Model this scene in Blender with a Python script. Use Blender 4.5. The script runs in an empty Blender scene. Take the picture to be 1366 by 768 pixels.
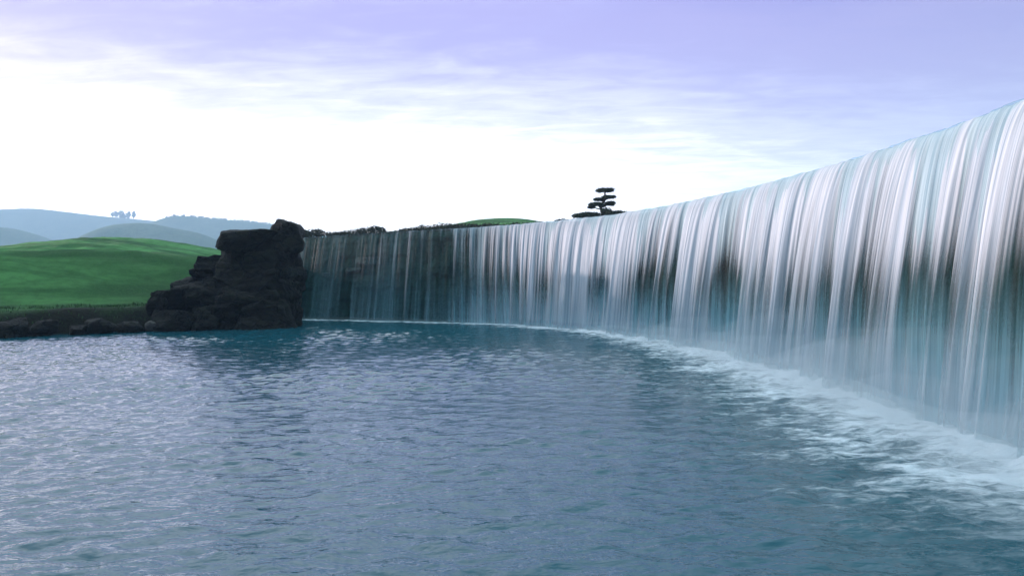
import bpy, bmesh, math, random
import numpy as np
from mathutils import Vector, Matrix

random.seed(7)
RNG = np.random.default_rng(11)
R = math.radians
S = bpy.context.scene
COL = S.collection

# ------------------------------------------------------------------ camera
EYE = 1.7
FPX, HOR, ROLL = 1100.0, 364.0, 0.018        # focal length, horizon row and roll in the photo's pixels (1366 x 768)
cam_d = bpy.data.cameras.new("camera")
cam_d.sensor_width = 36.0
cam_d.lens = 36.0 * FPX / 1366.0
cam_d.clip_start, cam_d.clip_end = 0.1, 5000
cam = bpy.data.objects.new("camera", cam_d)
COL.objects.link(cam)
cam.location = (0, 0, EYE)
pitch = math.atan((384 - HOR) / FPX)
cam.rotation_euler = (Matrix.Rotation(R(90) - pitch, 4, 'X') @ Matrix.Rotation(-math.atan(ROLL), 4, 'Z')).to_euler()
S.camera = cam

# ------------------------------------------------------------------ light
SUN_AZ, SUN_EL = R(-63), R(10.2)
to_sun = Vector((math.sin(SUN_AZ) * math.cos(SUN_EL), math.cos(SUN_AZ) * math.cos(SUN_EL), math.sin(SUN_EL)))
sd = bpy.data.lights.new("sun", 'SUN')
sd.energy = 5.0
sd.angle = R(1.5)
sd.color = (1.0, 0.80, 0.79)
sun = bpy.data.objects.new("sun", sd)
COL.objects.link(sun)
sun.rotation_euler = to_sun.to_track_quat('Z', 'Y').to_euler()

W = bpy.data.worlds.new("World")
S.world = W
W.use_nodes = True


class NT:
    """small helper for node trees"""
    def __init__(self, tree):
        self.t = tree
        self.n = tree.nodes
        self.n.clear()

    def new(self, kind, **kw):
        nd = self.n.new(kind)
        for k, v in kw.items():
            setattr(nd, k, v)
        return nd

    def link(self, a, b):
        self.t.links.new(a, b)

    def put(self, sock, v):
        if isinstance(v, bpy.types.NodeSocket):
            self.link(v, sock)
        elif v is not None:
            sock.default_value = v

    def m(self, op, a, b=None, c=None, clamp=False):
        nd = self.new('ShaderNodeMath', operation=op, use_clamp=clamp)
        self.put(nd.inputs[0], a)
        if b is not None: self.put(nd.inputs[1], b)
        if c is not None: self.put(nd.inputs[2], c)
        return nd.outputs[0]

    def vm(self, op, a, b=None):
        nd = self.new('ShaderNodeVectorMath', operation=op)
        self.put(nd.inputs[0], a)
        if b is not None: self.put(nd.inputs[1], b)
        return nd.outputs[1] if op in ('DOT_PRODUCT', 'LENGTH') else nd.outputs[0]

    def ss(self, x, a, b):
        nd = self.new('ShaderNodeMapRange', interpolation_type='SMOOTHSTEP')
        self.put(nd.inputs[0], x); self.put(nd.inputs[1], a); self.put(nd.inputs[2], b)
        return nd.outputs[0]

    def mix(self, f, a, b):
        nd = self.new('ShaderNodeMix', data_type='RGBA')
        self.put(nd.inputs[0], f)
        for s, v in ((nd.inputs[6], a), (nd.inputs[7], b)):
            if isinstance(v, tuple) and len(v) == 3: v = (*v, 1)
            self.put(s, v)
        return nd.outputs[2]

    def noise(self, vec, scale=1.0, detail=4.0, rough=0.5, dist=0.0):
        nd = self.new('ShaderNodeTexNoise')
        self.put(nd.inputs['Vector'], vec)
        self.put(nd.inputs['Scale'], scale); self.put(nd.inputs['Detail'], detail)
        self.put(nd.inputs['Roughness'], rough); self.put(nd.inputs['Distortion'], dist)
        return nd.outputs[0]

    def scale(self, vec, xyz):
        return self.vm('MULTIPLY', vec, xyz)

    def attr(self, name):
        return self.new('ShaderNodeAttribute', attribute_name=name).outputs['Fac']

    def bump(self, h, strength=0.5, dist=0.02, normal=None):
        nd = self.new('ShaderNodeBump')
        self.put(nd.inputs['Strength'], strength); self.put(nd.inputs['Distance'], dist)
        self.put(nd.inputs['Height'], h)
        if normal is not None: self.link(normal, nd.inputs['Normal'])
        return nd.outputs[0]

    def bsdf(self, **kw):
        nd = self.new('ShaderNodeBsdfPrincipled')
        for k, v in kw.items():
            s = nd.inputs[k.replace('_', ' ')]
            if isinstance(v, tuple) and len(v) == 3 and s.type == 'RGBA': v = (*v, 1)
            self.put(s, v)
        return nd.outputs[0]


# sky: low dusk sky, blown bright along the horizon, violet with thin cloud streaks above
nt = NT(W.node_tree)
out = nt.new('ShaderNodeOutputWorld')
sky = nt.new('ShaderNodeTexSky', sky_type='NISHITA')
sky.sun_disc = False
sky.sun_elevation = SUN_EL
sky.sun_rotation = SUN_AZ % (2 * math.pi)
bg1 = nt.new('ShaderNodeBackground'); nt.link(sky.outputs[0], bg1.inputs[0]); bg1.inputs[1].default_value = 0.03
d = nt.new('ShaderNodeTexCoord').outputs['Generated']
sep = nt.new('ShaderNodeSeparateXYZ'); nt.link(d, sep.inputs[0])
el = sep.outputs[2]
GLOW = R(-20)
gl = nt.vm('DOT_PRODUCT', d, (math.sin(GLOW), math.cos(GLOW), 0.0))
zz = nt.m('MAXIMUM', nt.m('ADD', el, 0.06), 0.03)
cv = nt.new('ShaderNodeCombineXYZ')
nt.link(nt.m('DIVIDE', sep.outputs[0], zz), cv.inputs[0]); nt.link(nt.m('DIVIDE', sep.outputs[1], zz), cv.inputs[1])
c1 = nt.noise(nt.scale(cv.outputs[0], (0.75, 1.1, 1)), 1.0, 9, 0.62, 0.8)
c2 = nt.noise(nt.scale(cv.outputs[0], (2.6, 5.5, 1)), 1.0, 6, 0.62, 0.5)
cl = nt.m('ADD', nt.m('MULTIPLY', nt.m('SUBTRACT', c1, 0.5), 0.085), nt.m('MULTIPLY', nt.m('SUBTRACT', c2, 0.5), 0.12))
# effective elevation: the bright band is taller towards the glow
side = nt.ss(nt.vm('DOT_PRODUCT', d, (math.sin(R(-72)), math.cos(R(-72)), 0.1)), 0.74, 0.98)      # afterglow raised on the sun's side, mostly beyond view, to lighten the water
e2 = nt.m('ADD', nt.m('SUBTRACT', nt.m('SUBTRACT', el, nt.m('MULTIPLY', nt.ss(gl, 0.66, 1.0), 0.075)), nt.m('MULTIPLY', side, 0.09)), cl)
cr = nt.new('ShaderNodeValToRGB')
cr.color_ramp.interpolation = 'EASE'
nt.link(nt.m('MULTIPLY_ADD', e2, 1.0, 0.2), cr.inputs[0])
stops = [(0.00, (1.0, 0.96, 0.97)), (0.21, (0.95, 0.93, 0.97)), (0.265, (0.83, 0.78, 0.97)), (0.33, (0.62, 0.56, 0.92)),
         (0.42, (0.49, 0.355, 0.90)), (0.53, (0.36, 0.255, 0.86)), (0.63, (1.02, 1.32, 1.56)), (1.0, (0.90, 1.50, 1.72))]  # last two stops: unseen overhead sky, brightened as ambient fill
els = cr.color_ramp.elements
while len(els) < len(stops): els.new(0.5)
for e_, (p, c) in zip(els, stops):
    e_.position = p; e_.color = (*c, 1)
# brightness: above white near the glow
br = nt.m('ADD', nt.m('MULTIPLY_ADD', nt.ss(e2, 0.22, 0.02), 0.36, 0.52), nt.m('MULTIPLY', nt.m('MULTIPLY', nt.ss(gl, 0.52, 1.0), nt.ss(e2, 0.22, -0.14)), 1.8))
# warm rose light around the sun's side of the horizon
sg = nt.vm('DOT_PRODUCT', d, tuple(to_sun))
rose = nt.m('MULTIPLY', nt.ss(sg, 0.60, 1.0), nt.ss(el, 0.50, 0.05))
colr = nt.mix(nt.m('MULTIPLY', rose, 0.65), cr.outputs[0], (1.15, 0.88, 0.92))
br = nt.m('MULTIPLY', br, nt.m('MULTIPLY_ADD', nt.ss(gl, 0.50, 0.95), 0.26, 0.76))
# bright patch added high in the unseen sunward sky to lighten the water
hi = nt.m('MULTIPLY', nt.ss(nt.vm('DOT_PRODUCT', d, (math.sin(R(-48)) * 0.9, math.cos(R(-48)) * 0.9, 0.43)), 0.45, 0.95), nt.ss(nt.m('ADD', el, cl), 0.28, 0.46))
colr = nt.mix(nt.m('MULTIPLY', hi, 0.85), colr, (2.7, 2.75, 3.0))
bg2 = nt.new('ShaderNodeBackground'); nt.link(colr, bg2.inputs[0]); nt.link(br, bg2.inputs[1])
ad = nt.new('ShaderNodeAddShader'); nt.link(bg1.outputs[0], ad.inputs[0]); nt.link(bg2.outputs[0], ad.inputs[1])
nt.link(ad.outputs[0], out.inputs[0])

S.view_settings.view_transform = 'Standard'
S.view_settings.look = 'None'
S.view_settings.exposure = 0.7
S.view_settings.gamma = 1.0
S.view_settings.use_curve_mapping = False
S.cycles.use_denoising = True
S.cycles.transparent_max_bounces = 24
S.cycles.max_bounces = 8
S.cycles.volume_bounces = 1
S.cycles.sample_clamp_indirect = 6.0


# ------------------------------------------------------------------ helpers
def mat(name):
    m = bpy.data.materials.new(name)
    m.use_nodes = True
    t = NT(m.node_tree)
    o = t.new('ShaderNodeOutputMaterial')
    return m, t, o


def tag(o, label=None, cat=None, group=None, kind=None):
    if label: o['label'] = label
    if cat: o['category'] = cat
    if group: o['group'] = group
    if kind: o['kind'] = kind
    return o


def empty(name, loc=(0, 0, 0), rz=0.0):
    o = bpy.data.objects.new(name, None)
    o.empty_display_size = 0.2
    o.location = loc
    o.rotation_euler = (0, 0, rz)
    COL.objects.link(o)
    return o


def link(name, me, m=None, parent=None, smooth=True):
    o = bpy.data.objects.new(name, me)
    COL.objects.link(o)
    if m is not None: me.materials.append(m)
    if smooth is not None:
        me.polygons.foreach_set('use_smooth', np.full(len(me.polygons), smooth))
    if parent is not None: o.parent = parent
    return o


def mesh_np(name, verts, faces):
    """faces: (n,3) or (n,4) int array"""
    verts = np.asarray(verts, np.float32); faces = np.asarray(faces, np.int32)
    k = faces.shape[1]
    me = bpy.data.meshes.new(name)
    me.vertices.add(len(verts)); me.vertices.foreach_set('co', verts.ravel())
    me.loops.add(faces.size); me.loops.foreach_set('vertex_index', faces.ravel())
    me.polygons.add(len(faces))
    me.polygons.foreach_set('loop_start', np.arange(len(faces), dtype=np.int32) * k)
    me.update(calc_edges=True)
    me.validate()
    return me


def grid_faces(nr, nc):
    i = np.arange(nr - 1)[:, None] * nc + np.arange(nc - 1)[None, :]
    return np.stack([i, i + 1, i + nc + 1, i + nc], -1).reshape(-1, 4)


def vattr(me, name, vals):
    a = me.attributes.new(name, 'FLOAT', 'POINT')
    a.data.foreach_set('value', np.asarray(vals, np.float32).ravel())


def sst(x, a, b):
    t = np.clip((np.asarray(x, float) - a) / (b - a), 0, 1)
    return t * t * (3 - 2 * t)


def _h(ix, iy, seed):
    v = np.sin(ix * 127.1 + iy * 311.7 + seed * 74.7) * 43758.5453
    return v - np.floor(v)


def vn(x, y, seed=0):
    """smooth value noise, 0..1"""
    x = np.asarray(x, float); y = np.asarray(y, float)
    ix, iy = np.floor(x), np.floor(y)
    fx, fy = x - ix, y - iy
    fx = fx * fx * (3 - 2 * fx); fy = fy * fy * (3 - 2 * fy)
    a = _h(ix, iy, seed); b = _h(ix + 1, iy, seed); c = _h(ix, iy + 1, seed); e = _h(ix + 1, iy + 1, seed)
    return (a * (1 - fx) + b * fx) * (1 - fy) + (c * (1 - fx) + e * fx) * fy


def fbm(x, y, o=4, seed=0, g=0.5):
    s, a, n = 0, 1, 0
    for k in range(o):
        s = s + a * (vn(x * 2 ** k, y * 2 ** k, seed + k * 3) - 0.5); n += a; a *= g
    return s / n * 2


def vn3(p, seed=0):
    ip = np.floor(p); f = p - ip; f = f * f * (3 - 2 * f)
    r = 0
    for dx in (0, 1):
        for dy in (0, 1):
            for dz in (0, 1):
                v = np.sin((ip[:, 0] + dx) * 127.1 + (ip[:, 1] + dy) * 311.7 + (ip[:, 2] + dz) * 74.7 + seed * 19.3) * 43758.5453
                v = v - np.floor(v)
                r = r + v * (f[:, 0] if dx else 1 - f[:, 0]) * (f[:, 1] if dy else 1 - f[:, 1]) * (f[:, 2] if dz else 1 - f[:, 2])
    return r - 0.5


def at(px, py, Y):
    """world point at ground distance Y for a place measured on the photo"""
    return Vector(((px - 683) / FPX * Y, Y, EYE + (HOR - ROLL * (px - 683) - py) / FPX * Y))


# ------------------------------------------------------------------ the line of the weir
CREST = 3.3
cpts = [(-12.0, 36.3), (-10.3, 35.05), (-8.5, 33.8), (-5.94, 32.0), (-3.6, 30.3), (-2.21, 29.25), (-0.75, 28.2), (1.25, 26.1), (2.8, 23.6), (3.85, 20.6),
        (4.38, 18.47), (4.70, 16.53), (4.98, 14.19), (5.08, 12.88), (5.13, 11.57), (5.13, 10.46), (5.1, 9.4), (5.07, 8.61),
        (5.02, 7.6), (4.95, 5.5), (4.9, 3.0), (4.9, 0.0), (4.9, -4.0), (4.9, -9.0)]
cp = np.array(cpts, float)
seg = np.r_[0, np.cumsum(np.hypot(*np.diff(cp, axis=0).T))]
NU = 3400
uu = np.linspace(0, seg[-1], NU)
cx, cy = np.interp(uu, seg, cp[:, 0]), np.interp(uu, seg, cp[:, 1])
ker = np.hanning(int(2.6 / (uu[1] - uu[0])) | 1); ker /= ker.sum()
def smooth1(a):
    h = len(ker) // 2
    lin = np.r_[a[0] + (a[1] - a[0]) * np.arange(-h, 0), a, a[-1] + (a[-1] - a[-2]) * np.arange(1, h + 1)]
    return np.convolve(lin, ker, 'valid')
cx, cy = smooth1(cx), smooth1(cy)
tx, ty = np.gradient(cx), np.gradient(cy)
tl = np.hypot(tx, ty); tx /= tl; ty /= tl
nx, ny = ty, -tx                                     # points to the pool
if nx[-1] > 0: nx, ny = -nx, -ny
# the face leans forward at the far end, and is nearly plumb on the near side
ULEFT = float(uu[np.argmin(np.hypot(cx + 8.5, cy - 33.8))])
def u_of(y):                                         # arc length where the crest passes distance y
    return float(uu[np.argmin(np.abs(cy - y) + (cx < -20) * 99)])
batter = 0.10 + 0.50 * (1 - sst(uu, ULEFT, u_of(27.0)))
reach = batter + 0.14 + 0.40 * sst(uu, u_of(29.5), u_of(22.0))


def weir_point(i_or_a, outv):
    return cx[i_or_a] + nx[i_or_a] * outv, cy[i_or_a] + ny[i_or_a] * outv


base_x, base_y = weir_point(np.arange(NU), reach)

# ------------------------------------------------------------------ pool outline and ground height
shore = np.array([(-9.8, 33.2), (-8.8, 30.5), (-8.5, 28.6), (-9.8, 27.6), (-11.9, 27.0), (-14, 26.2), (-15.8, 25.4), (-19.0, 23.5), (-23.0, 19.5), (-25.5, 13.0),
                  (-25.0, 4.0), (-20.0, -5.0), (-10, -9.5), (4.9, -9.5)])
wk = np.linspace(0, NU - 1, 60).astype(int)
wl = np.c_[cx[wk], cy[wk]]
wl = wl[wl[:, 0] > -9.6]
poly = np.vstack([wl, shore[::-1]])


def seg_dist(x, y, pts, closed=False):
    best = np.full(x.shape, 1e9)
    n = len(pts)
    for i in range(n if closed else n - 1):
        a, b = pts[i], pts[(i + 1) % n]
        ab = b - a
        t = np.clip(((x - a[0]) * ab[0] + (y - a[1]) * ab[1]) / max(1e-9, (ab ** 2).sum()), 0, 1)
        best = np.minimum(best, np.hypot(x - a[0] - ab[0] * t, y - a[1] - ab[1] * t))
    return best


def inside(x, y, pts):
    r = np.zeros(x.shape, bool)
    n = len(pts)
    for i in range(n):
        (x1, y1), (x2, y2) = pts[i], pts[(i + 1) % n]
        if y1 == y2: continue
        c = ((y1 > y) != (y2 > y)) & (x < (x2 - x1) * (y - y1) / (y2 - y1) + x1)
        r ^= c
    return r


def gauss(x, y, px, py, sx, sy, rot=0.0):
    c, s = math.cos(rot), math.sin(rot)
    u = (x - px) * c + (y - py) * s; v = -(x - px) * s + (y - py) * c
    return np.exp(-0.5 * ((u / sx) ** 2 + (v / sy) ** 2))


def ground_h(x, y):
    x = np.asarray(x, float); y = np.asarray(y, float)
    dS, dW = seg_dist(x, y, shore), seg_dist(x, y, wl)
    ins = inside(x, y, poly)
    dd = np.minimum(dS, dW)
    hills = (3.55 * gauss(x, y, -31.5, 66, 9.5, 15) + 12.3 * gauss(x, y, -66, 33, 11.2, 17, 0.3) + 9.3 * gauss(x, y, -62.5, 58, 8.2, 11)
             + 1.6 * gauss(x, y, -16.5, 44, 8, 3.8, 0.25) - 1.25 * gauss(x, y, -27, 50, 14, 3.2, 0.20) + 1.05 * gauss(x, y, -25, 38, 9, 2.2, 0.25) - 0.45 * gauss(x, y, -18, 33, 9, 2.2, 0.3))
    hills = hills + 0.16 * fbm(x * 0.16, y * 0.16, 4, 5) + 0.05 * fbm(x * 0.9, y * 0.9, 3, 8)
    bank = -0.25 + 0.95 * sst(dS, 0.0, 1.3) + 0.12 * fbm(x * 0.8, y * 0.8, 3, 2) * sst(dS, 0, 1) + 0.020 * np.minimum(dS, 50) + hills * sst(dS, 0.5, 14)
    plat = -0.6 + 3.35 * sst(dW, 0.45, 0.95) + 0.85 * sst(dW, 6.5, 9.0) + 2.15 * gauss(x, y, -0.8, 64, 5.2, 13) + 0.1 * fbm(x * 0.5, y * 0.5, 3, 4) + 0.0 * x
    plat = plat * 1.0 - 1.6 * sst(np.hypot(x, y), 80, 160)
    P = np.where(y > 15, sst(x + 0.31 * y, -1.2, 1.2), sst(x, 0, 3))
    z = bank * (1 - P) + plat * P
    zin = -0.3 - 1.3 * sst(dd, 0, 4)
    return np.where(ins, zin, z), dS, dW, P, ins


def growing(a, b, step, lo, hi, k=1.22):
    xs = list(np.arange(a, b, step))
    s, p = step, b
    r = []
    while p < hi: r.append(p); s *= k; p += s
    r.append(hi)
    s, p = step, a
    l = []
    while True:
        s *= k; p -= s
        if p <= lo: break
        l.append(p)
    l.append(lo)
    return np.array(l[::-1] + xs + r)


XLO, XHI, YLO, YHI = -925.0, 700.0, -120.0, 1560.0
gx = growing(-55, 12, 0.26, XLO, XHI)
gy = growing(-10, 82, 0.28, YLO, YHI)
GX, GY = np.meshgrid(gx, gy)
gz, gS, gW, gP, gI = ground_h(GX, GY)
me = mesh_np("ground", np.c_[GX.ravel(), GY.ravel(), gz.ravel()], grid_faces(len(gy), len(gx)))
soil = (1 - sst(gS + 0.9 * fbm(GX * 0.55, GY * 0.55, 4, 21) + 0.25 * fbm(GX * 2.2, GY * 2.2, 3, 22), 1.1, 2.6)) * (1 - gP)
soil = np.maximum(soil, gP * (1 - sst(gW, 7, 12)) * 0.8)
vattr(me, "soil", soil)
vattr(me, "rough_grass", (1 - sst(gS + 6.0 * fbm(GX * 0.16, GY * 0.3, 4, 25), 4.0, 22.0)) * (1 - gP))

m, t, o = mat("grass_ground")
pos = t.new('ShaderNodeNewGeometry').outputs['Position']
n1 = t.noise(t.scale(pos, (0.10, 0.30, 0.5)), 1.0, 5, 0.6, 0.6)
n2 = t.noise(pos, 2.2, 6, 0.65)
n3 = t.noise(t.scale(pos, (14, 14, 6)), 1.0, 5, 0.7)
g = t.mix(t.ss(n1, 0.38, 0.62), (0.022, 0.100, 0.024), (0.105, 0.320, 0.085))  # streaks of light and dark green paint in the shading of the folds
g = t.mix(t.m('MULTIPLY', t.ss(n2, 0.35, 0.75), 0.55), g, (0.030, 0.085, 0.018))
g = t.mix(t.m('MULTIPLY', t.ss(n3, 0.4, 0.75), 0.45), g, (0.075, 0.20, 0.05))
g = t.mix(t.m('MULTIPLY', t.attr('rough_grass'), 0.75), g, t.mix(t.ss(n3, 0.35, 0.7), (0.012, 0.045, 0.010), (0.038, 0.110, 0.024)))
s1 = t.mix(t.ss(n2, 0.3, 0.7), (0.006, 0.005, 0.003), (0.015, 0.013, 0.007))
s1 = t.mix(t.m('MULTIPLY', t.ss(n3, 0.45, 0.7), 0.5), s1, (0.018, 0.032, 0.010))
colr = t.mix(t.attr("soil"), g, s1)
h = t.m('ADD', t.m('MULTIPLY', n3, 0.6), t.m('MULTIPLY', n2, 0.6))
t.link(t.bsdf(Base_Color=colr, Roughness=0.95, Specular_IOR_Level=0.15, Normal=t.bump(h, 0.9, 0.16)), o.inputs[0])
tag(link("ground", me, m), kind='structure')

# ------------------------------------------------------------------ pool water
X0, X1 = -26.5, 6.5
px_ = np.arange(X0, X1, 0.055)
rows = [-9.5]
y = -9.5
while y < 37.5:
    y += 0.4 if y < 3.2 else 0.022 + 0.0035 * max(0, y - 3.5)
    rows.append(y)
py_ = np.array(rows)
PX, PY = np.meshgrid(px_, py_)
fx, fy = PX.ravel(), PY.ravel()
bl = np.c_[base_x[::60], base_y[::60]]
dB = seg_dist(fx, fy, bl)
z = np.zeros_like(fx)
warp = fbm(fx * 0.35, fy * 0.35, 3, 31)
for k in range(64):
    L = 0.11 * (0.70 / 0.11) ** (k / 63.0)
    ang = R(-100) + RNG.normal(0, 0.75)
    kx, ky = math.cos(ang) * 2 * math.pi / L, math.sin(ang) * 2 * math.pi / L
    amp = 0.0040 * L ** 0.58
    z += amp * np.sin(kx * fx + ky * fy + RNG.uniform(0, 6.28) + 1.6 * warp * (0.6 + 0.4 * math.sin(k)))
# gusts: patches of stronger and weaker ripples; churned water along the foot of the fall
mod = 0.75 + 0.6 * fbm(fx * 0.22, fy * 0.3, 3, 41)
z *= np.clip(mod, 0.35, 1.4) * (0.62 + 0.38 * sst(fy, 2, 14))
churn = np.exp(-dB / 0.9) * sst(30 - fy, 0, 14)
z += churn * (0.11 * fbm(fx * 1.6, fy * 1.6, 4, 51) + 0.05 * fbm(fx * 4.5, fy * 4.5, 3, 52) + 0.03)
me = mesh_np("pool_water", np.c_[fx, fy, z], grid_faces(len(py_), len(px_)))
vattr(me, "foot", dB)
vattr(me, "foamy", sst(fy, 4.6, 6.4))
vattr(me, "nearness", sst(30 - fy, -2, 22))
m, t, o = mat("pool_water")
pos = t.new('ShaderNodeNewGeometry').outputs['Position']
foot = t.attr("foot"); near = t.attr("nearness")
w1 = t.noise(t.scale(pos, (3.2, 5.2, 1.0)), 1.0, 3, 0.5, 0.6)
w2 = t.noise(t.scale(pos, (11, 17, 2)), 1.0, 3, 0.5, 0.3)
nb = t.bump(t.m('ADD', t.m('MULTIPLY', w1, 0.6), t.m('MULTIPLY', w2, 0.30)), 0.45, 0.06)
# foam: aerated water streaming away from the fall
f1 = t.noise(t.scale(pos, (0.85, 1.9, 1.0)), 1.0, 7, 0.62, 1.0)
f2 = t.noise(t.scale(pos, (4.5, 8.5, 2.0)), 1.0, 5, 0.65, 0.8)
ff = t.m('ADD', t.m('MULTIPLY', f1, 0.55), t.m('MULTIPLY', f2, 0.45))
wid = t.m('MULTIPLY_ADD', near, 1.30, 0.46)
dn = t.m('DIVIDE', foot, wid)
thr = t.m('ADD', 0.27, t.m('MULTIPLY', t.m('POWER', t.m('MINIMUM', t.m('MULTIPLY', dn, 0.6), 1.0), 0.6), 0.37))
foam = t.m('MULTIPLY', t.ss(t.m('SUBTRACT', ff, thr), -0.06, 0.17), t.ss(dn, 2.1, 0.8))
# a few drifting foam flecks further out
fl = t.m('MULTIPLY', t.ss(t.noise(t.scale(pos, (3.0, 6.0, 1)), 1.0, 4, 0.7, 0.5), 0.68, 0.76), t.m('MULTIPLY', t.ss(foot, 5.5, 2.0), 0.35))
foam = t.m('MAXIMUM', foam, fl)
wat = t.bsdf(Base_Color=(0.010, 0.085, 0.112), Roughness=0.055, IOR=1.333, Specular_IOR_Level=0.5, Normal=nb)
fo = t.bsdf(Base_Color=(0.86, 0.93, 0.96), Roughness=0.6, Normal=t.bump(t.m('ADD', f1, t.m('MULTIPLY', f2, 0.7)), 0.6, 0.12))
mx = t.new('ShaderNodeMixShader')
t.put(mx.inputs[0], t.m('MULTIPLY', foam, t.m('MULTIPLY_ADD', t.attr('foamy'), 0.82, 0.14))); t.link(wat, mx.inputs[1]); t.link(fo, mx.inputs[2])
t.link(mx.outputs[0], o.inputs[0])
tag(link("pool_water", me, m), kind='structure')

# upper pond behind the crest
k = np.arange(0, NU, 12)
ring = []
for ov in (-0.5, -2.0, -5.0, -9.5):
    x_, y_ = weir_point(k, ov)
    ring.append(np.c_[x_, y_, np.full(len(k), CREST - 0.012)])
me = mesh_np("pond_water", np.vstack(ring), grid_faces(4, len(k))[:, ::-1])
mp, t, o = mat("pond_water")
pos = t.new('ShaderNodeNewGeometry').outputs['Position']
t.link(t.bsdf(Base_Color=(0.02, 0.06, 0.07), Roughness=0.06, IOR=1.333, Normal=t.bump(t.noise(pos, 3.0, 4, 0.55), 0.3, 0.05)), o.inputs[0])
tag(link("pond_water", me, mp), kind='structure')

# ------------------------------------------------------------------ weir wall
m_wall, t, o = mat("wet_weir_stone")
uvn = t.new('ShaderNodeUVMap', uv_map="UVMap").outputs[0]
pos = t.new('ShaderNodeNewGeometry').outputs['Position']
a1 = t.noise(pos, 1.1, 6, 0.6, 0.4)
a2 = t.noise(pos, 6.0, 6, 0.7)
st = t.noise(t.scale(uvn, (5.0, 0.35, 1)), 1.0, 5, 0.6)
c = t.mix(t.ss(a1, 0.3, 0.7), (0.005, 0.024, 0.021), (0.014, 0.044, 0.037))
c = t.mix(t.m('MULTIPLY', t.ss(st, 0.45, 0.7), 0.6), c, (0.008, 0.026, 0.014))
c = t.mix(t.m('MULTIPLY', t.ss(a2, 0.5, 0.75), 0.5), c, (0.020, 0.052, 0.045))
t.link(t.bsdf(Base_Color=c, Roughness=0.85, Specular_IOR_Level=0.06, Normal=t.bump(t.m('ADD', a2, a1), 0.8, 0.08)), o.inputs[0])

ks = np.arange(0, NU, 4)
zs = np.linspace(-1.0, CREST - 0.05, 60)
vv, uvs = [], []
for zc in zs:
    fr = (CREST - zc) / CREST
    ov = batter[ks] * np.clip(fr, 0, 1.3) - 0.05
    u_ = uu[ks]
    # coursed rough stone: irregular blocks, joints and ledges
    row = np.floor(zc / 0.42 + 0.25 * vn(u_ * 0.7, u_ * 0, 3))
    blk = _h(np.floor(u_ / 0.9 + row * 0.37), row, 9)
    ov = ov + 0.10 * (blk - 0.7) + 0.07 * fbm(u_ * 1.7, zc * 2.2 + u_ * 0, 4, 13)
    ov = ov - 0.03 - 0.10 * sst(zc, CREST - 0.25, CREST - 0.05)
    x_, y_ = weir_point(ks, ov)
    vv.append(np.c_[x_, y_, np.full(len(ks), zc)]); uvs.append(np.c_[u_, np.full(len(ks), fr)])
for ov, zc in ((-0.3, CREST - 0.05), (-1.0, CREST - 0.08), (-1.0, -1.0)):
    x_, y_ = weir_point(ks, ov)
    vv.append(np.c_[x_, y_, np.full(len(ks), zc)]); uvs.append(np.c_[uu[ks], np.full(len(ks), 0.0)])
F = grid_faces(len(vv), len(ks))[:, ::-1]
me = mesh_np("weir_wall", np.vstack(vv), F)
def set_uv(me, uv):
    l = me.uv_layers.new(name="UVMap")
    vi = np.empty(len(me.loops), np.int32); me.loops.foreach_get('vertex_index', vi)
    l.data.foreach_set('uv', np.asarray(uv, np.float32)[vi].ravel())
set_uv(me, np.vstack(uvs))
wall = empty("weir_wall", (float(cx[NU // 2]), float(cy[NU // 2]), 0))
tag(wall, "long curved weir wall of dark wet stone behind the falling water", "wall")
wf = link("wall_face", me, m_wall, None)
wf.parent = wall; wf.matrix_parent_inverse = Matrix.Translation(-wall.location)

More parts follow.
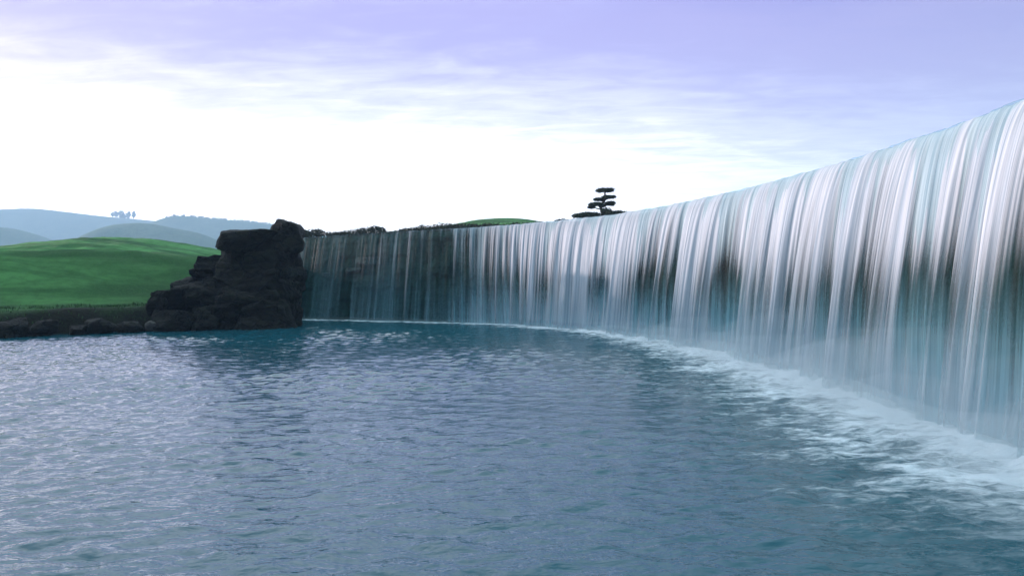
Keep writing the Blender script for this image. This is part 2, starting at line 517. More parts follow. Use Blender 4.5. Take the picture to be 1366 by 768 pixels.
# ------------------------------------------------------------------ waterfall
def water_mat(name, k_contrast, white, dark, spec):
    m, t, o = mat(name)
    uv = t.new('ShaderNodeUVMap', uv_map="UVMap").outputs[0]
    cov = t.attr("cover"); aer = t.attr("air")
    n1 = t.noise(t.scale(uv, (0.9, 0.35, 1)), 1.0, 2, 0.5)
    n2 = t.noise(t.scale(uv, (4.2, 0.55, 1)), 1.0, 3, 0.55)
    n3 = t.noise(t.scale(uv, (16.0, 0.8, 1)), 1.0, 3, 0.6)
    n4 = t.noise(t.scale(uv, (60.0, 1.5, 1)), 1.0, 3, 0.6)
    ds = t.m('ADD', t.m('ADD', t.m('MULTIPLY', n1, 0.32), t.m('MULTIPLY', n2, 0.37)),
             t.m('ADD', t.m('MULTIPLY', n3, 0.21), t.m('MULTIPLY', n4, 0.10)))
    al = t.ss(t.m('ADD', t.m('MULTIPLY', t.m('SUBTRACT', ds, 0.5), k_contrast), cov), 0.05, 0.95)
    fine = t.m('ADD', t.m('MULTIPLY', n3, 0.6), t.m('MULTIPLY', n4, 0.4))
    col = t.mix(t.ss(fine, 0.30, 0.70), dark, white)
    nb = t.bump(t.m('ADD', t.m('MULTIPLY', n2, 0.5), t.m('ADD', t.m('MULTIPLY', n3, 0.3), t.m('MULTIPLY', n4, 0.15))), 0.7, 0.05)
    airy = t.bsdf(Base_Color=col, Roughness=0.55, IOR=1.333, Specular_IOR_Level=spec, Normal=nb)
    tr = t.new('ShaderNodeBsdfTranslucent'); t.link(col, tr.inputs[0])
    m1 = t.new('ShaderNodeMixShader'); m1.inputs[0].default_value = 0.18
    t.link(airy, m1.inputs[1]); t.link(tr.outputs[0], m1.inputs[2])
    # unbroken clear water: see-through with a glossy skin
    clear = t.new('ShaderNodeBsdfTransparent'); clear.inputs[0].default_value = (0.88, 0.95, 0.95, 1)
    gl = t.new('ShaderNodeBsdfGlossy'); gl.inputs['Roughness'].default_value = 0.35
    t.link(nb, gl.inputs['Normal'])
    fr = t.new('ShaderNodeFresnel'); fr.inputs[0].default_value = 1.333; t.link(nb, fr.inputs[1])
    m2 = t.new('ShaderNodeMixShader')
    t.put(m2.inputs[0], t.m('MULTIPLY', fr.outputs[0], 0.07)); t.link(clear.outputs[0], m2.inputs[1]); t.link(gl.outputs[0], m2.inputs[2])
    m3 = t.new('ShaderNodeMixShader')
    t.put(m3.inputs[0], t.m('MULTIPLY', al, aer)); t.link(m2.outputs[0], m3.inputs[1]); t.link(m1.outputs[0], m3.inputs[2])
    t.link(m3.outputs[0], o.inputs[0])
    return m


U26, U30 = u_of(26.0), u_of(29.6)
full = sst(uu, u_of(31.2), u_of(24.5))                # 0 on the thin far end, 1 where the fall runs full


def curtain(name, offs, seed, amp, cover_f, air_f, material, nv=46):
    vv, uvs, cov, air = [], [], [], []
    g1 = fbm(uu * 0.85, uu * 0, 3, seed); g2 = fbm(uu * 2.6, uu * 0, 3, seed + 7); g3 = fbm(uu * 9.0, uu * 0, 3, seed + 14)
    taus = np.r_[-0.35, -0.2, -0.1, np.linspace(0, 1, nv) ** 0.8]
    for j, ta in enumerate(taus):
        if ta < 0:
            ov = np.full(NU, ta * 1.2); zc = CREST + (0.016 * (g2 + g3) + 0.022 * g1) * (1 + ta * 2); fr = 0
        else:
            fr = min(1.0, ta * ta)
            spread = amp * (0.30 * g1 + 0.34 * g2 + 0.16 * g3) * ta * (0.25 + 0.75 * full)
            spread = spread + 0.022 * fbm(uu * 5.0, uu * 0 + ta * 1.8, 3, seed + 21) * ta
            tot = reach + offs * ta
            ov = tot * (ta ** 1.0) * full + (1 - full) * ((batter + 0.05) * fr + 0.05 * ta + 0.03) + spread
            zc = CREST * (1 - fr) + (0.016 * (g2 + g3) + 0.022 * g1) * (1 - ta)
        x_, y_ = weir_point(np.arange(NU), ov)
        vv.append(np.c_[x_, y_, zc + np.zeros(NU) - (0.10 if j == len(taus) - 1 else 0)])
        uvs.append(np.c_[uu + 0.10 * fr * fbm(uu * 0.8, uu * 0 + fr * 1.5, 2, seed + 30), np.full(NU, ta)])
        cov.append(cover_f(fr, g1, g2) + np.zeros(NU)); air.append(air_f(fr) + np.zeros(NU))
    me = mesh_np(name, np.vstack(vv), grid_faces(len(taus), NU)[:, ::-1])
    set_uv(me, np.vstack(uvs)); vattr(me, "cover", np.concatenate(cov)); vattr(me, "air", np.concatenate(air))
    o = link(name, me, material, None)
    o.parent = fall; o.matrix_parent_inverse = Matrix.Translation(-fall.location)
    return o


fall = empty("waterfall", (float(base_x[NU // 2]), float(base_y[NU // 2]), 0))
tag(fall, "long silky white waterfall pouring over the curved weir into the pool", "waterfall")


def u_at_px(px):                                      # arc length of the crest seen at a column of the photo
    return float(uu[np.argmin(np.abs(cx / np.maximum(cy, 1) - (px - 683) / FPX) + (cy < 4) * 9)])
STREAMS = 0
for px, wd, st_ in ((512, .12, .16), (793, .45, .24), (549, .10, .42), (566, .06, .2), (632, .16, .16), (641, .07, .2), (590, .1, .2), (610, .07, .25), (668, .07, .22), (688, .09, .45), (702, .1, .3), (720, .12, .28)):
    STREAMS = STREAMS + st_ * np.exp(-((uu - u_at_px(px)) / wd) ** 2)


def cover_main(fr, g1, g2):
    c = -0.13 + 0.98 * full + STREAMS + 0.22 * g1 * (0.35 + 0.65 * full)
    c = c + 0.55 * math.exp(-fr / 0.08) * (0.3 + 0.7 * full)
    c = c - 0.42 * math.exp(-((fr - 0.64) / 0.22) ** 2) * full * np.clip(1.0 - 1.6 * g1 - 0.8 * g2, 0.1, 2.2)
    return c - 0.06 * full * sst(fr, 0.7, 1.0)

def air_main(fr):
    return (0.84 + 0.14 * sst(fr, 0.0, 0.16) - 0.40 * sst(fr, 0.50, 0.95)) * (1 - 0.65 * sst(fr, 0.92, 1.0))

def cover_film(fr, g1, g2):
    return 0.24 - 0.06 * full + 0.56 * sst(fr, 0.35, 1.0) * (0.05 + 0.95 * full)

def air_film(fr):
    return 0.34 + 0.52 * sst(fr, 0.35, 0.9)


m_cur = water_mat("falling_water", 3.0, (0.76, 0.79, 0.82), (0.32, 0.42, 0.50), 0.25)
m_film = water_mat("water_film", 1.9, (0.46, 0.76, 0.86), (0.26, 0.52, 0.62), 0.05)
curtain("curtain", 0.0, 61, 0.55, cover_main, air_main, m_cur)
curtain("film", -0.22, 83, 0.20, cover_film, air_film, m_film, 30)


# ------------------------------------------------------------------ mist along the foot of the fall
def mist(rad, dens, up, seed):
    ks = np.arange(0, NU, 24)
    nth = 16
    gr = 0.16 + 0.84 * sst(30 - base_y[ks], 2, 20)
    vv = []
    for a in np.linspace(0, 2 * math.pi, nth, endpoint=False):
        rr = rad * gr * (1 + 0.6 * fbm(uu[ks] * 0.9, uu[ks] * 0 + a, 3, seed))
        ov = reach[ks] + 0.25 * gr + rr * math.cos(a) * 1.15
        x_, y_ = weir_point(ks, ov)
        vv.append(np.c_[x_, y_, 0.02 + np.maximum(-0.3, rr * math.sin(a) * up)])
    V = np.stack(vv, 1)                                   # (n, nth, 3)
    n = len(ks)
    V = V.reshape(-1, 3)
    i = np.arange(n - 1)[:, None] * nth; j = np.arange(nth)[None, :]; j2 = (j + 1) % nth
    F = np.stack([i + j, i + j2, i + nth + j2, i + nth + j], -1).reshape(-1, 4)
    e = [(0, q, q + 1, 0) for q in range(1, nth - 1)]
    me = mesh_np("mist", V, F)
    bm = bmesh.new(); bm.from_mesh(me)
    bmesh.ops.holes_fill(bm, edges=[q for q in bm.edges if q.is_boundary])
    bmesh.ops.recalc_face_normals(bm, faces=bm.faces); bm.to_mesh(me); bm.free()
    m, t, o = mat("mist")
    v = t.new('ShaderNodeVolumePrincipled')
    v.inputs['Color'].default_value = (0.95, 0.98, 0.995, 1)
    v.inputs['Density'].default_value = dens
    v.inputs['Anisotropy'].default_value = 0.1
    t.link(v.outputs[0], o.inputs['Volume'])
    tag(link("mist", me, m), kind='stuff')


mist(1.2, 0.045, 0.75, 3)
mist(0.85, 0.11, 0.7, 4)
mist(0.50, 0.22, 0.65, 5)

# ------------------------------------------------------------------ rocks
def rock_mat(name, a, b, moss):
    m, t, o = mat(name)
    pos = t.new('ShaderNodeNewGeometry').outputs['Position']
    tc = t.new('ShaderNodeTexCoord').outputs['Object']
    n1 = t.noise(pos, 1.6, 6, 0.65, 0.5); n2 = t.noise(pos, 9.0, 6, 0.7); n3 = t.noise(t.scale(pos, (2, 2, 14)), 1.0, 5, 0.6, 0.6)
    c = t.mix(t.ss(n1, 0.3, 0.72), a, b)
    c = t.mix(t.m('MULTIPLY', t.ss(n3, 0.5, 0.7), 0.45), c, tuple(q * 0.5 for q in a))
    c = t.mix(t.m('MULTIPLY', t.ss(t.m('MULTIPLY', n1, n2), 0.26, 0.36), moss), c, (0.010, 0.015, 0.005))
    vo = t.new('ShaderNodeTexVoronoi', feature='DISTANCE_TO_EDGE')
    wv = t.vm('ADD', t.scale(pos, (1.5, 1.5, 3.6)), t.scale(t.new('ShaderNodeTexNoise').outputs[1], (0.6, 0.6, 0.6)))
    t.link(wv, vo.inputs['Vector']); vo.inputs['Scale'].default_value = 1.3
    crack = t.ss(vo.outputs['Distance'], 0.0, 0.07)
    c = t.mix(crack, tuple(q * 0.3 for q in a), c)
    n1 = t.m('ADD', n1, t.m('MULTIPLY', crack, 0.7))
    t.link(t.bsdf(Base_Color=c, Roughness=0.85, Specular_IOR_Level=0.3,
                  Normal=t.bump(t.m('ADD', t.m('MULTIPLY', n2, 0.5), t.m('ADD', n1, t.m('MULTIPLY', n3, 0.5))), 1.0, 0.14)), o.inputs[0])
    return m


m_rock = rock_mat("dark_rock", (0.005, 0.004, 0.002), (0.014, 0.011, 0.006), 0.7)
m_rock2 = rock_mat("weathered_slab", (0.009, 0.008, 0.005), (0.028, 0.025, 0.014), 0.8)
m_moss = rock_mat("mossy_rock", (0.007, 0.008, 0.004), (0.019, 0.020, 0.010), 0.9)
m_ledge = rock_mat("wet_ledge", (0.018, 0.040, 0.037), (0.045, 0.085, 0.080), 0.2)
m_pale = rock_mat("pale_rock", (0.050, 0.048, 0.042), (0.11, 0.105, 0.092), 0.2)


def rock_mesh(sx, sy, sz, seed, n=16, rough=0.07, flat=0.0):
    r = np.random.default_rng(seed)
    p = r.normal(size=(n, 3)); p /= np.linalg.norm(p, axis=1)[:, None]
    p = np.sign(p) * np.abs(p) ** 0.75
    p[:, 2] = np.clip(p[:, 2], -0.7, 0.72 - flat)
    p = p / np.abs(p).max(0) * np.array([sx, sy, sz]) / 2
    bm = bmesh.new()
    for q in p: bm.verts.new(q)
    res = bmesh.ops.convex_hull(bm, input=bm.verts)
    bmesh.ops.delete(bm, geom=[v for v in bm.verts if not v.link_faces], context='VERTS')
    bmesh.ops.bevel(bm, geom=list(bm.edges), offset=min(sx, sy, sz) * 0.05, segments=1, affect='EDGES', clamp_overlap=True)
    bmesh.ops.triangulate(bm, faces=bm.faces)
    for it in range(4):
        lim = max(sx, sy, sz) / (7 * 1.7 ** it)
        ed = [e for e in bm.edges if e.calc_length() > lim]
        if ed: bmesh.ops.subdivide_edges(bm, edges=ed, cuts=1, use_grid_fill=True)
        bmesh.ops.triangulate(bm, faces=bm.faces)
    me = bpy.data.meshes.new("rock")
    bm.normal_update()
    P = np.array([v.co[:] for v in bm.verts]); N = np.array([v.normal[:] for v in bm.verts])
    s = max(sx, sy, sz)
    nz = 1.0 * vn3(P * 3.2 / s + seed * 3.7, seed) + 0.5 * vn3(P * 8 / s + seed, seed + 1) + 0.3 * vn3(P * 19 / s + seed, seed + 2)
    # bedding: shallow horizontal ledges
    bed = 1.1 * vn3(np.c_[P[:, 0] * 1.2 / s, P[:, 1] * 1.2 / s, P[:, 2] * 6.5] + seed, seed + 5)
    P = P + N * ((nz + bed) * rough * s)[:, None]
    for v, q in zip(bm.verts, P): v.co = q
    bm.to_mesh(me); bm.free()
    return me


G_ROCK = "rocks heaped in the outcrop beside the waterfall"
NEUT = "dark brown rock heaped among others in the outcrop at the waterfall's left end"


def rock(px, py, Y, w, h, dep, seed, rz=0.0, tilt=0.0, label=None, group=None, m=None, rough=0.08, flat=0.0, n=16):
    """px,py: centre of the rock on the photo; w,h in photo pixels at distance Y; dep in metres"""
    c = at(px, py, Y)
    k = Y / FPX
    o = link("rock", rock_mesh(w * k, dep, h * k, seed, n, rough, flat), m or m_rock, None, smooth=False)
    o.location = c; o.rotation_euler = (0, tilt, rz)
    return tag(o, label or NEUT, "rock", group or G_ROCK)


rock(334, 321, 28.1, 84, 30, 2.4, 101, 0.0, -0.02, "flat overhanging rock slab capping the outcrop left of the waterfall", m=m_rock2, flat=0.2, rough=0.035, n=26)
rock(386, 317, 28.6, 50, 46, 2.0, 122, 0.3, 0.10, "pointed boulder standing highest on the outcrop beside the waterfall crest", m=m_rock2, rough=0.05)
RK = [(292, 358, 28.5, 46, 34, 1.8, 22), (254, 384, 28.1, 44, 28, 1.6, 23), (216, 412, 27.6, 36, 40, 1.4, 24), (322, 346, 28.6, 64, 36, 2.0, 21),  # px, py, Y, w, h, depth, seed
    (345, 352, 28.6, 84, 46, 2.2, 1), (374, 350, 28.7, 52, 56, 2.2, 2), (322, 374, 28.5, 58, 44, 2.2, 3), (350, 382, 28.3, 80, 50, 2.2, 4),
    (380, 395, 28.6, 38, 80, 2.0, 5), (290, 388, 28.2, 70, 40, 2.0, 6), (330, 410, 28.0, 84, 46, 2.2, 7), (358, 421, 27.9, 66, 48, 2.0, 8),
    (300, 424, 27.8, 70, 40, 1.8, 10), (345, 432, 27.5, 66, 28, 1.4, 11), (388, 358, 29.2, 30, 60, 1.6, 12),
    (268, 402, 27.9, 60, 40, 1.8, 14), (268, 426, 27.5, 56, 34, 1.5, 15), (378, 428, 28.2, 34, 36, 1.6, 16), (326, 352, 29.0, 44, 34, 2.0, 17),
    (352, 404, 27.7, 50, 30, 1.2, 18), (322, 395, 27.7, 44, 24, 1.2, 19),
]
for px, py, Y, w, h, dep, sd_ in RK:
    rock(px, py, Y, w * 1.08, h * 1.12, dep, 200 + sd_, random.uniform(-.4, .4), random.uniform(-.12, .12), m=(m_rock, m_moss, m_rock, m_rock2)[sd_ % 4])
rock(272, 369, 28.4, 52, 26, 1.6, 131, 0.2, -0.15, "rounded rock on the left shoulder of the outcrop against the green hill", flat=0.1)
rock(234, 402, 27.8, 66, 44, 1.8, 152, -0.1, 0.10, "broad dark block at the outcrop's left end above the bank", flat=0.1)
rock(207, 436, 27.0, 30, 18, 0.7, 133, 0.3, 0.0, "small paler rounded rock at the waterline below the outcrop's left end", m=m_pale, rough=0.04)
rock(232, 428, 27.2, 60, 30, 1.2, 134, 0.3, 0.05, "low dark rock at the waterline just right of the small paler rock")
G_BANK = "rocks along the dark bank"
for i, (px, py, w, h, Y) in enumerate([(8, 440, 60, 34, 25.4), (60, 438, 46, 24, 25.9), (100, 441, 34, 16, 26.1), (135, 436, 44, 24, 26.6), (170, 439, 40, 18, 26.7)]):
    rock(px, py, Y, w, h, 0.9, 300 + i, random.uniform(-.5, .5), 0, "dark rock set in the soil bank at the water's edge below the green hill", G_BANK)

# ledges showing through the thin film at the far end of the wall
for i, (px, py, w, h) in enumerate([(494, 348, 52, 10), (474, 360, 36, 8), (438, 366, 16, 6)]):
    c = at(px, py, 29.0)
    j = int(np.argmin(np.abs((cx / cy) - c.x / c.y) + (cy < 20) * 9))
    zc = c.z * 1.0
    ov = batter[j] * (CREST - zc) / CREST - 0.14
    Yd = float(cy[j] + ny[j] * ov)
    c = at(px, py, Yd); k = Yd / FPX
    lo = link("ledge", rock_mesh(w * k, 0.42, h * k, 400 + i, 18, 0.03), m_ledge, None, smooth=False)
    lo.location = c; lo.rotation_euler = (0, 0, math.atan2(ty[j], tx[j]))
    lo.parent = wall; lo.matrix_parent_inverse = Matrix.Translation(-wall.location)


# ------------------------------------------------------------------ foliage
def leaf_mat(name, a, b):
    m, t, o = mat(name)
    pos = t.new('ShaderNodeNewGeometry').outputs['Position']
    n = t.noise(pos, 5.0, 4, 0.6)
    t.link(t.bsdf(Base_Color=t.mix(t.ss(n, 0.3, 0.7), a, b), Roughness=0.75, Specular_IOR_Level=0.25), o.inputs[0])
    return m


m_pine = leaf_mat("pine_needles", (0.018, 0.030, 0.016), (0.040, 0.060, 0.028))
m_shrub = leaf_mat("shrub_leaves", (0.022, 0.030, 0.018), (0.050, 0.058, 0.030))
m_far = leaf_mat("far_leaves", (0.03, 0.05, 0.03), (0.05, 0.08, 0.04))
m_grass = leaf_mat("grass_blades", (0.016, 0.045, 0.010), (0.040, 0.090, 0.022))
m_bark, t, o = mat("bark")
pos = t.new('ShaderNodeNewGeometry').outputs['Position']
t.link(t.bsdf(Base_Color=t.mix(t.noise(t.scale(pos, (30, 30, 6)), 1.0, 4, 0.6), (0.03, 0.022, 0.016), (0.08, 0.06, 0.045)), Roughness=0.9), o.inputs[0])


def leaves(blobs, n, size, seed, squash=0.6):
    """blobs: list of (cx,cy,cz,rx,ry,rz); many small tilted leaf faces through each blob's volume"""
    r = np.random.default_rng(seed)
    P = []
    vol = np.array([b[3] * b[4] * b[5] for b in blobs]) ** 0.7
    cnt = np.maximum(8, (n * vol / vol.sum()).astype(int))
    for b, c_ in zip(blobs, cnt):
        d_ = r.normal(size=(c_, 3)); d_ /= np.linalg.norm(d_, axis=1)[:, None]
        rad = r.uniform(0.25, 1.0, (c_, 1)) ** 0.5 * (1 + 0.22 * r.normal(size=(c_, 1)) * 0.5)
        P.append(np.array(b[:3]) + d_ * rad * np.array(b[3:6]))
    P = np.vstack(P)
    m_ = len(P)
    u = r.normal(size=(m_, 3)); u /= np.linalg.norm(u, axis=1)[:, None]
    w = r.normal(size=(m_, 3)); w -= (w * u).sum(1)[:, None] * u; w /= np.linalg.norm(w, axis=1)[:, None]
    s = size * r.uniform(0.6, 1.4, (m_, 1))
    V = np.stack([P - u * s, P + w * s * squash, P + u * s, P - w * s * squash], 1).reshape(-1, 3)
    return mesh_np("leaves", V, np.arange(m_ * 4).reshape(-1, 4))


def tube_mesh(paths, name="trunk", nth=7):
    """paths: list of [(x,y,z,r), ...]"""
    V, F = [], []
    for p in paths:
        p = [Vector((q[0], q[1], q[2])) if False else q for q in p]
        b0 = len(V)
        for i, q in enumerate(p):
            a = Vector(p[max(0, i - 1)][:3]); b = Vector(p[min(len(p) - 1, i + 1)][:3])
            d_ = (b - a).normalized()
            s_ = d_.cross(Vector((0.3, 1, 0.1))).normalized(); w_ = d_.cross(s_)
            for k_ in range(nth):
                an = 2 * math.pi * k_ / nth
                V.append(tuple(Vector(q[:3]) + (s_ * math.cos(an) + w_ * math.sin(an)) * q[3]))
        for i in range(len(p) - 1):
            for k_ in range(nth):
                k2 = (k_ + 1) % nth
                F.append((b0 + i * nth + k_, b0 + i * nth + k2, b0 + (i + 1) * nth + k2, b0 + (i + 1) * nth + k_))
    return mesh_np(name, np.array(V), np.array(F))


def gh(x, y):
    return float(ground_h(np.array([x]), np.array([y]))[0][0])


# cloud-pruned pine standing behind the crest
YT = 34.0
kT = YT / FPX
bx = at(806, 296, YT).x
bz = gh(bx, YT) - 0.05
def T(px, py, dy=0.0):
    p = at(px, py, YT); return (p.x - bx, dy, p.z - bz)
pine = empty("pruned_pine", (bx, YT, bz))
tag(pine, "small cloud-pruned pine with tiered flat pads standing behind the waterfall crest", "tree")
root = (0.0, 0.0, -0.1)
tr = [(root, .085), (T(806, 284, .05), .075), (T(803, 276, .08), .06), (T(808, 268, -.04), .05), (T(809, 261, .0), .04), (T(809, 255), .03), (T(809, 252), .02)]
paths = [[(*p, r_) for p, r_ in tr]]
pads = [((809.5, 254), 13.0, 3.3, 0, 0.0), ((803, 266), 9, 2.4, .12, 0.0), ((813, 263.5), 9.5, 2.4, -.15, -.06), ((816.5, 271), 7.5, 3.4, .1, 0.0),
        ((797, 273), 10.5, 3.0, -.1, .05), ((791, 276), 5, 2.0, .15, .1), ((806, 274), 5, 2.6, .2, 0.0)]
for (p, w, h, dy, ti) in pads:
    a = T(p[0], p[1], dy)
    zt = a[2] - 0.12
    xt = np.interp(zt, [q[0][2] for q in tr], [q[0][0] for q in tr])
    paths.append([(xt, 0, zt, .035), ((xt + a[0]) / 2, dy * .6, (zt + a[2]) / 2, .025), (a[0], dy, a[2], .012)])
link("trunk", tube_mesh(paths), m_bark, pine)
for i, (p, w, h, dy, ti) in enumerate(pads):
    a = T(p[0], p[1], dy)
    bl_ = [(a[0], a[1], a[2], w * kT, w * kT * .85, h * kT)]
    for q in range(5):
        an = random.uniform(0, 6.28)
        bl_.append((a[0] + math.cos(an) * w * kT * .6, a[1] + math.sin(an) * w * kT * .5, a[2] + random.uniform(-.3, .25) * h * kT, w * kT * .45, w * kT * .45, h * kT * .75))
    link("foliage_pad", leaves(bl_, 2200 if w > 8 else 1200, 0.035, 500 + i, 0.35), m_pine, pine)


def shrub(px, py, Y, w, h, seed, label, group=None, name="shrub", n=1500, size=0.05, m=None, bottom=None):
    """dense low shrub; top of its crown at py on the photo, w,h in photo pixels"""
    k = Y / FPX
    c = at(px, py, Y)
    g_ = gh(c.x, Y)
    e = empty(name, (c.x, Y, g_))
    r = random.Random(seed)
    top = c.z - g_
    hh = h * k
    bl_ = [(0, 0, top - hh * .5, w * k * .5, max(.25, w * k * .38), hh * .5)]
    for q in range(7):
        bl_.append((r.uniform(-.42, .42) * w * k, r.uniform(-.3, .3) * w * k, top - hh * r.uniform(.35, .8), w * k * r.uniform(.14, .26), w * k * .2, hh * r.uniform(.25, .42)))
    link("foliage", leaves(bl_, n, size, seed, .55), m or m_shrub, e)
    st = []
    for q in range(4):
        an = r.uniform(0, 6.28)
        st.append([(0.03 * math.cos(an), 0.03 * math.sin(an), -0.1, .025), (0.1 * w * k * math.cos(an), .1 * w * k * math.sin(an), max(.05, top - hh * .8), .018),
                   (0.28 * w * k * math.cos(an), .25 * w * k * math.sin(an), top - hh * .4, .008)])
    link("stem", tube_mesh(st, "stem", 5), m_bark, e)
    tag(e, label, "shrub", group)
    return e


shrub(787, 283, 33.2, 37, 9, 601, "low wide flat-topped dark shrub just left of the pruned pine", n=3500, size=.04, m=m_pine)
shrub(811, 277.5, 33.0, 15, 13, 602, "small rounded dark bush at the pruned pine's foot", n=1500, size=.04, m=m_pine)
shrub(825, 281, 32.5, 26, 8, 603, "low dark shrub trailing right of the pruned pine along the crest", n=2000, size=.04, m=m_pine)
GS = "dark shrubs lining the far bank above the weir"
for i, (px, py, w, h) in enumerate([(420, 306, 30, 12), (452, 309, 30, 8), (474, 306, 34, 11), (499, 302, 30, 14), (522, 309, 30, 9), (545, 304.5, 36, 11),
                                    (570, 301, 34, 12), (595, 297.5, 36, 12), (622, 298.5, 36, 9), (655, 298.5, 36, 8), (690, 298, 40, 7), (722, 296.5, 30, 6), (751, 293, 14, 5)]):
    Y = 41.5 - i * 0.32
    lab = "dark low shrub in the bank row above the waterfall's thin far end"
    if i == 0: lab = "dark shrub right beside the pointed boulder at the waterfall's left end"
    if i == 12: lab = "tiny isolated dark bush on the crest left of the flat-topped shrub"
    shrub(px, py - 0.5, Y, w * 1.3, h * 1.3, 620 + i, lab, GS, n=2600, size=.042)

# grass blades over the near slope and weeds on the bank
r = np.random.default_rng(77)
N = 90000
ax = r.uniform(-46, -6, N); ay = r.uniform(25, 60, N)
zz_, dS, dW, P_, I_ = ground_h(ax, ay)
prob = np.where(dS < 2.4, 0.55, 1.0) * (0.35 + 0.65 * (fbm(ax * 0.6, ay * 0.6, 3, 91) > -0.1))
keep = (~I_) & (dS < 4.5) & (dS > 0.7) & (P_ < 0.3) & (r.uniform(size=N) < prob)
ax, ay, zz_, dS = ax[keep], ay[keep], zz_[keep], dS[keep]
n = len(ax)
hgt = r.uniform(0.05, 0.12, n)
ang = r.uniform(0, 6.28, n); wd = r.uniform(0.012, 0.03, n)
lx, ly = r.normal(0, .4, n) * hgt, r.normal(0, .4, n) * hgt
V = np.stack([np.c_[ax - np.cos(ang) * wd, ay - np.sin(ang) * wd, zz_ - .02], np.c_[ax + np.cos(ang) * wd, ay + np.sin(ang) * wd, zz_ - .02],
              np.c_[ax + lx, ay + ly, zz_ + hgt]], 1).reshape(-1, 3)
tag(link("grass", mesh_np("grass", V, np.arange(n * 3).reshape(-1, 3)), m_grass), kind='stuff')

# ------------------------------------------------------------------ far hills
m_hill, t, o = mat("far_hill")
pos = t.new('ShaderNodeNewGeometry').outputs['Position']
n1 = t.noise(pos, 0.03, 5, 0.6); n2 = t.noise(pos, 0.25, 5, 0.65)
c = t.mix(t.ss(n1, 0.4, 0.6), (0.05, 0.10, 0.05), (0.09, 0.13, 0.07))
c = t.mix(t.m('MULTIPLY', t.ss(n2, 0.45, 0.65), 0.6), c, (0.03, 0.06, 0.035))
t.link(t.bsdf(Base_Color=c, Roughness=1.0, Specular_IOR_Level=0.1, Normal=t.bump(n2, 0.8, 2.0)), o.inputs[0])


def ridge(prof, Y, thick, seed, rough):
    """prof: skyline as (px, py) on the photo at distance Y; a real hill with that height and a long back"""
    pp = np.array([(at(a, b, Y).x, at(a, b, Y).z) for a, b in prof])
    xs = np.arange(pp[0, 0], pp[-1, 0], 3.2)
    top = np.interp(xs, pp[:, 0], pp[:, 1])
    kk = np.hanning(15); kk /= kk.sum()
    top = np.convolve(np.pad(top, 7, 'edge'), kk, 'valid')
    ys = np.linspace(-1, 1, 45)
    Xg, Yg = np.meshgrid(xs, ys)
    prof_y = np.cos(np.clip(np.abs(Yg), 0, 1) * math.pi / 2) ** 1.3
    Z = -1 + (top[None, :] + 1) * prof_y + rough * fbm(Xg * 0.025, Yg * 4, 5, seed) * (0.25 + 0.75 * np.abs(Yg))
    me = mesh_np("hill", np.c_[Xg.ravel(), (Y + Yg * thick).ravel(), Z.ravel()], grid_faces(len(ys), len(xs)))
    o = tag(link("hill", me, m_hill), kind='structure')
    return xs, top


rA = ridge([(-68, 296), (-40, 285), (0, 279.5), (60, 279), (100, 284), (150, 290), (220, 296), (300, 301), (360, 312), (430, 345)], 1300, 200, 1, 4.0)
rB = ridge([(150, 330), (195, 308), (222, 291), (240, 287.5), (275, 291), (310, 294), (350, 297.5), (390, 302), (430, 312), (470, 330)], 1000, 140, 2, 1.8)
rC = ridge([(90, 345), (120, 312), (145, 301), (185, 297.5), (215, 299), (235, 306), (262, 308), (285, 318), (310, 335), (330, 350)], 625, 85, 3, 4.0)
rD = ridge([(-250, 330), (-150, 306), (-60, 299), (0, 302), (35, 308), (70, 322), (100, 340)], 775, 100, 4, 4.0)


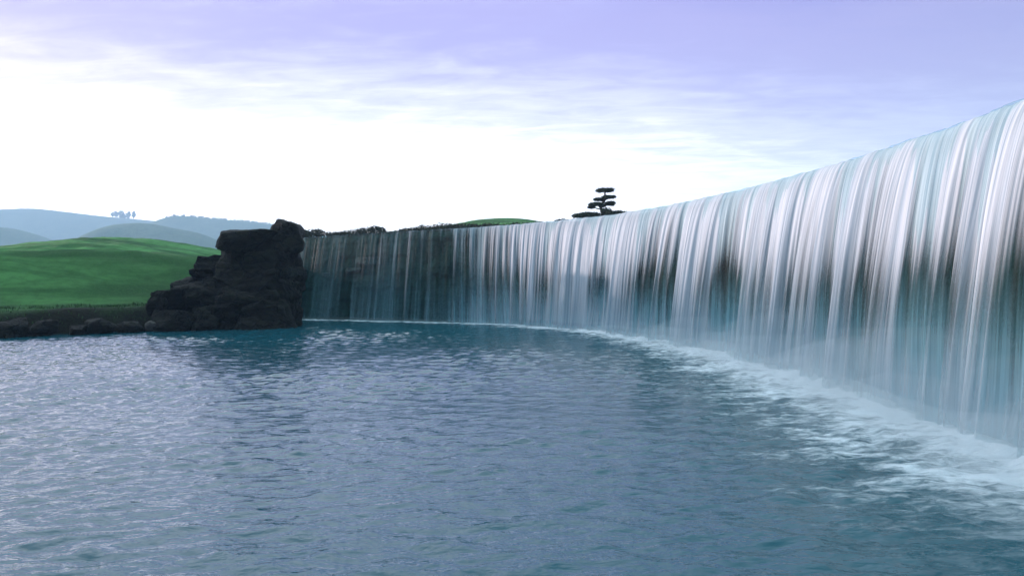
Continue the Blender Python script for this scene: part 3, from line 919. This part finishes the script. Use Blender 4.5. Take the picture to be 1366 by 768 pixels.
def far_tree(x, y, zb, h, w, seed, label, group):
    e = empty("tree", (x, y, zb))
    r = random.Random(seed)
    bl_ = [(r.uniform(-.25, .25) * w, r.uniform(-.25, .25) * w, h * r.uniform(.28, .82), w * r.uniform(.24, .40), w * .3, h * r.uniform(.16, .28)) for _ in range(9)]
    link("crown", leaves(bl_, 420, 0.07 * h, seed, .8), m_far, e)
    link("trunk", tube_mesh([[(0, 0, -2.5, .05 * h * .6), (0.02 * h, 0, h * .35, .03 * h), (r.uniform(-.1, .1) * w, 0, h * .75, .012 * h)]], "trunk", 6), m_bark, e)
    return tag(e, label, "tree", group)


GT = "clump of trees on the far hazy ridge"
for i, (px, top, w) in enumerate([(153, 283.5, 5), (157.5, 282, 6.5), (163, 282.5, 6), (168.5, 281, 7), (174, 282.5, 6), (180.5, 281.5, 5)]):
    k = 1300 / FPX
    c = at(px, top, 1300)
    zb = float(np.interp(c.x, *rA)) - 1.8
    lab = "hazy tree in the small clump on the far ridge skyline"
    if i == 5: lab = "slightly separate hazy tree at the right end of the ridge clump"
    far_tree(c.x, 1300, zb, c.z - zb, w * k, 700 + i, lab, GT)
GR = "trees fringing the hazy ridge behind the outcrop"
for i, px in enumerate(np.arange(224, 372, 3.6)):
    px = px + random.uniform(-1.2, 1.2)
    k = 1000 / FPX
    x = at(px, 300, 1000).x
    zb = float(np.interp(x, *rB)) - 2.0
    far_tree(x, 1000 + random.uniform(-6, 6), zb, random.uniform(2.6, 4.4), random.uniform(4.0, 7.5) * k, 740 + i,
             "hazy tree in the fringe along the ridge behind the rock outcrop", GR)

# ------------------------------------------------------------------ haze
bm = bmesh.new()
bmesh.ops.create_cube(bm, size=1.0)
me = bpy.data.meshes.new("haze"); bm.to_mesh(me); bm.free()
m, t, o = mat("haze")
v = t.new('ShaderNodeVolumePrincipled')
v.inputs['Color'].default_value = (0.54, 0.75, 1.0, 1)
v.inputs['Density'].default_value = 0.00078
v.inputs['Anisotropy'].default_value = 0.0
t.link(v.outputs[0], o.inputs['Volume'])
hz = tag(link("haze", me, m, smooth=False), kind='stuff')
ztop = 142.0
hz.location = ((XLO + XHI) / 2, (YLO + YHI) / 2, (ztop - 4.0) / 2)
hz.scale = (XHI - XLO + 4, YHI - YLO + 4, ztop + 4.0)
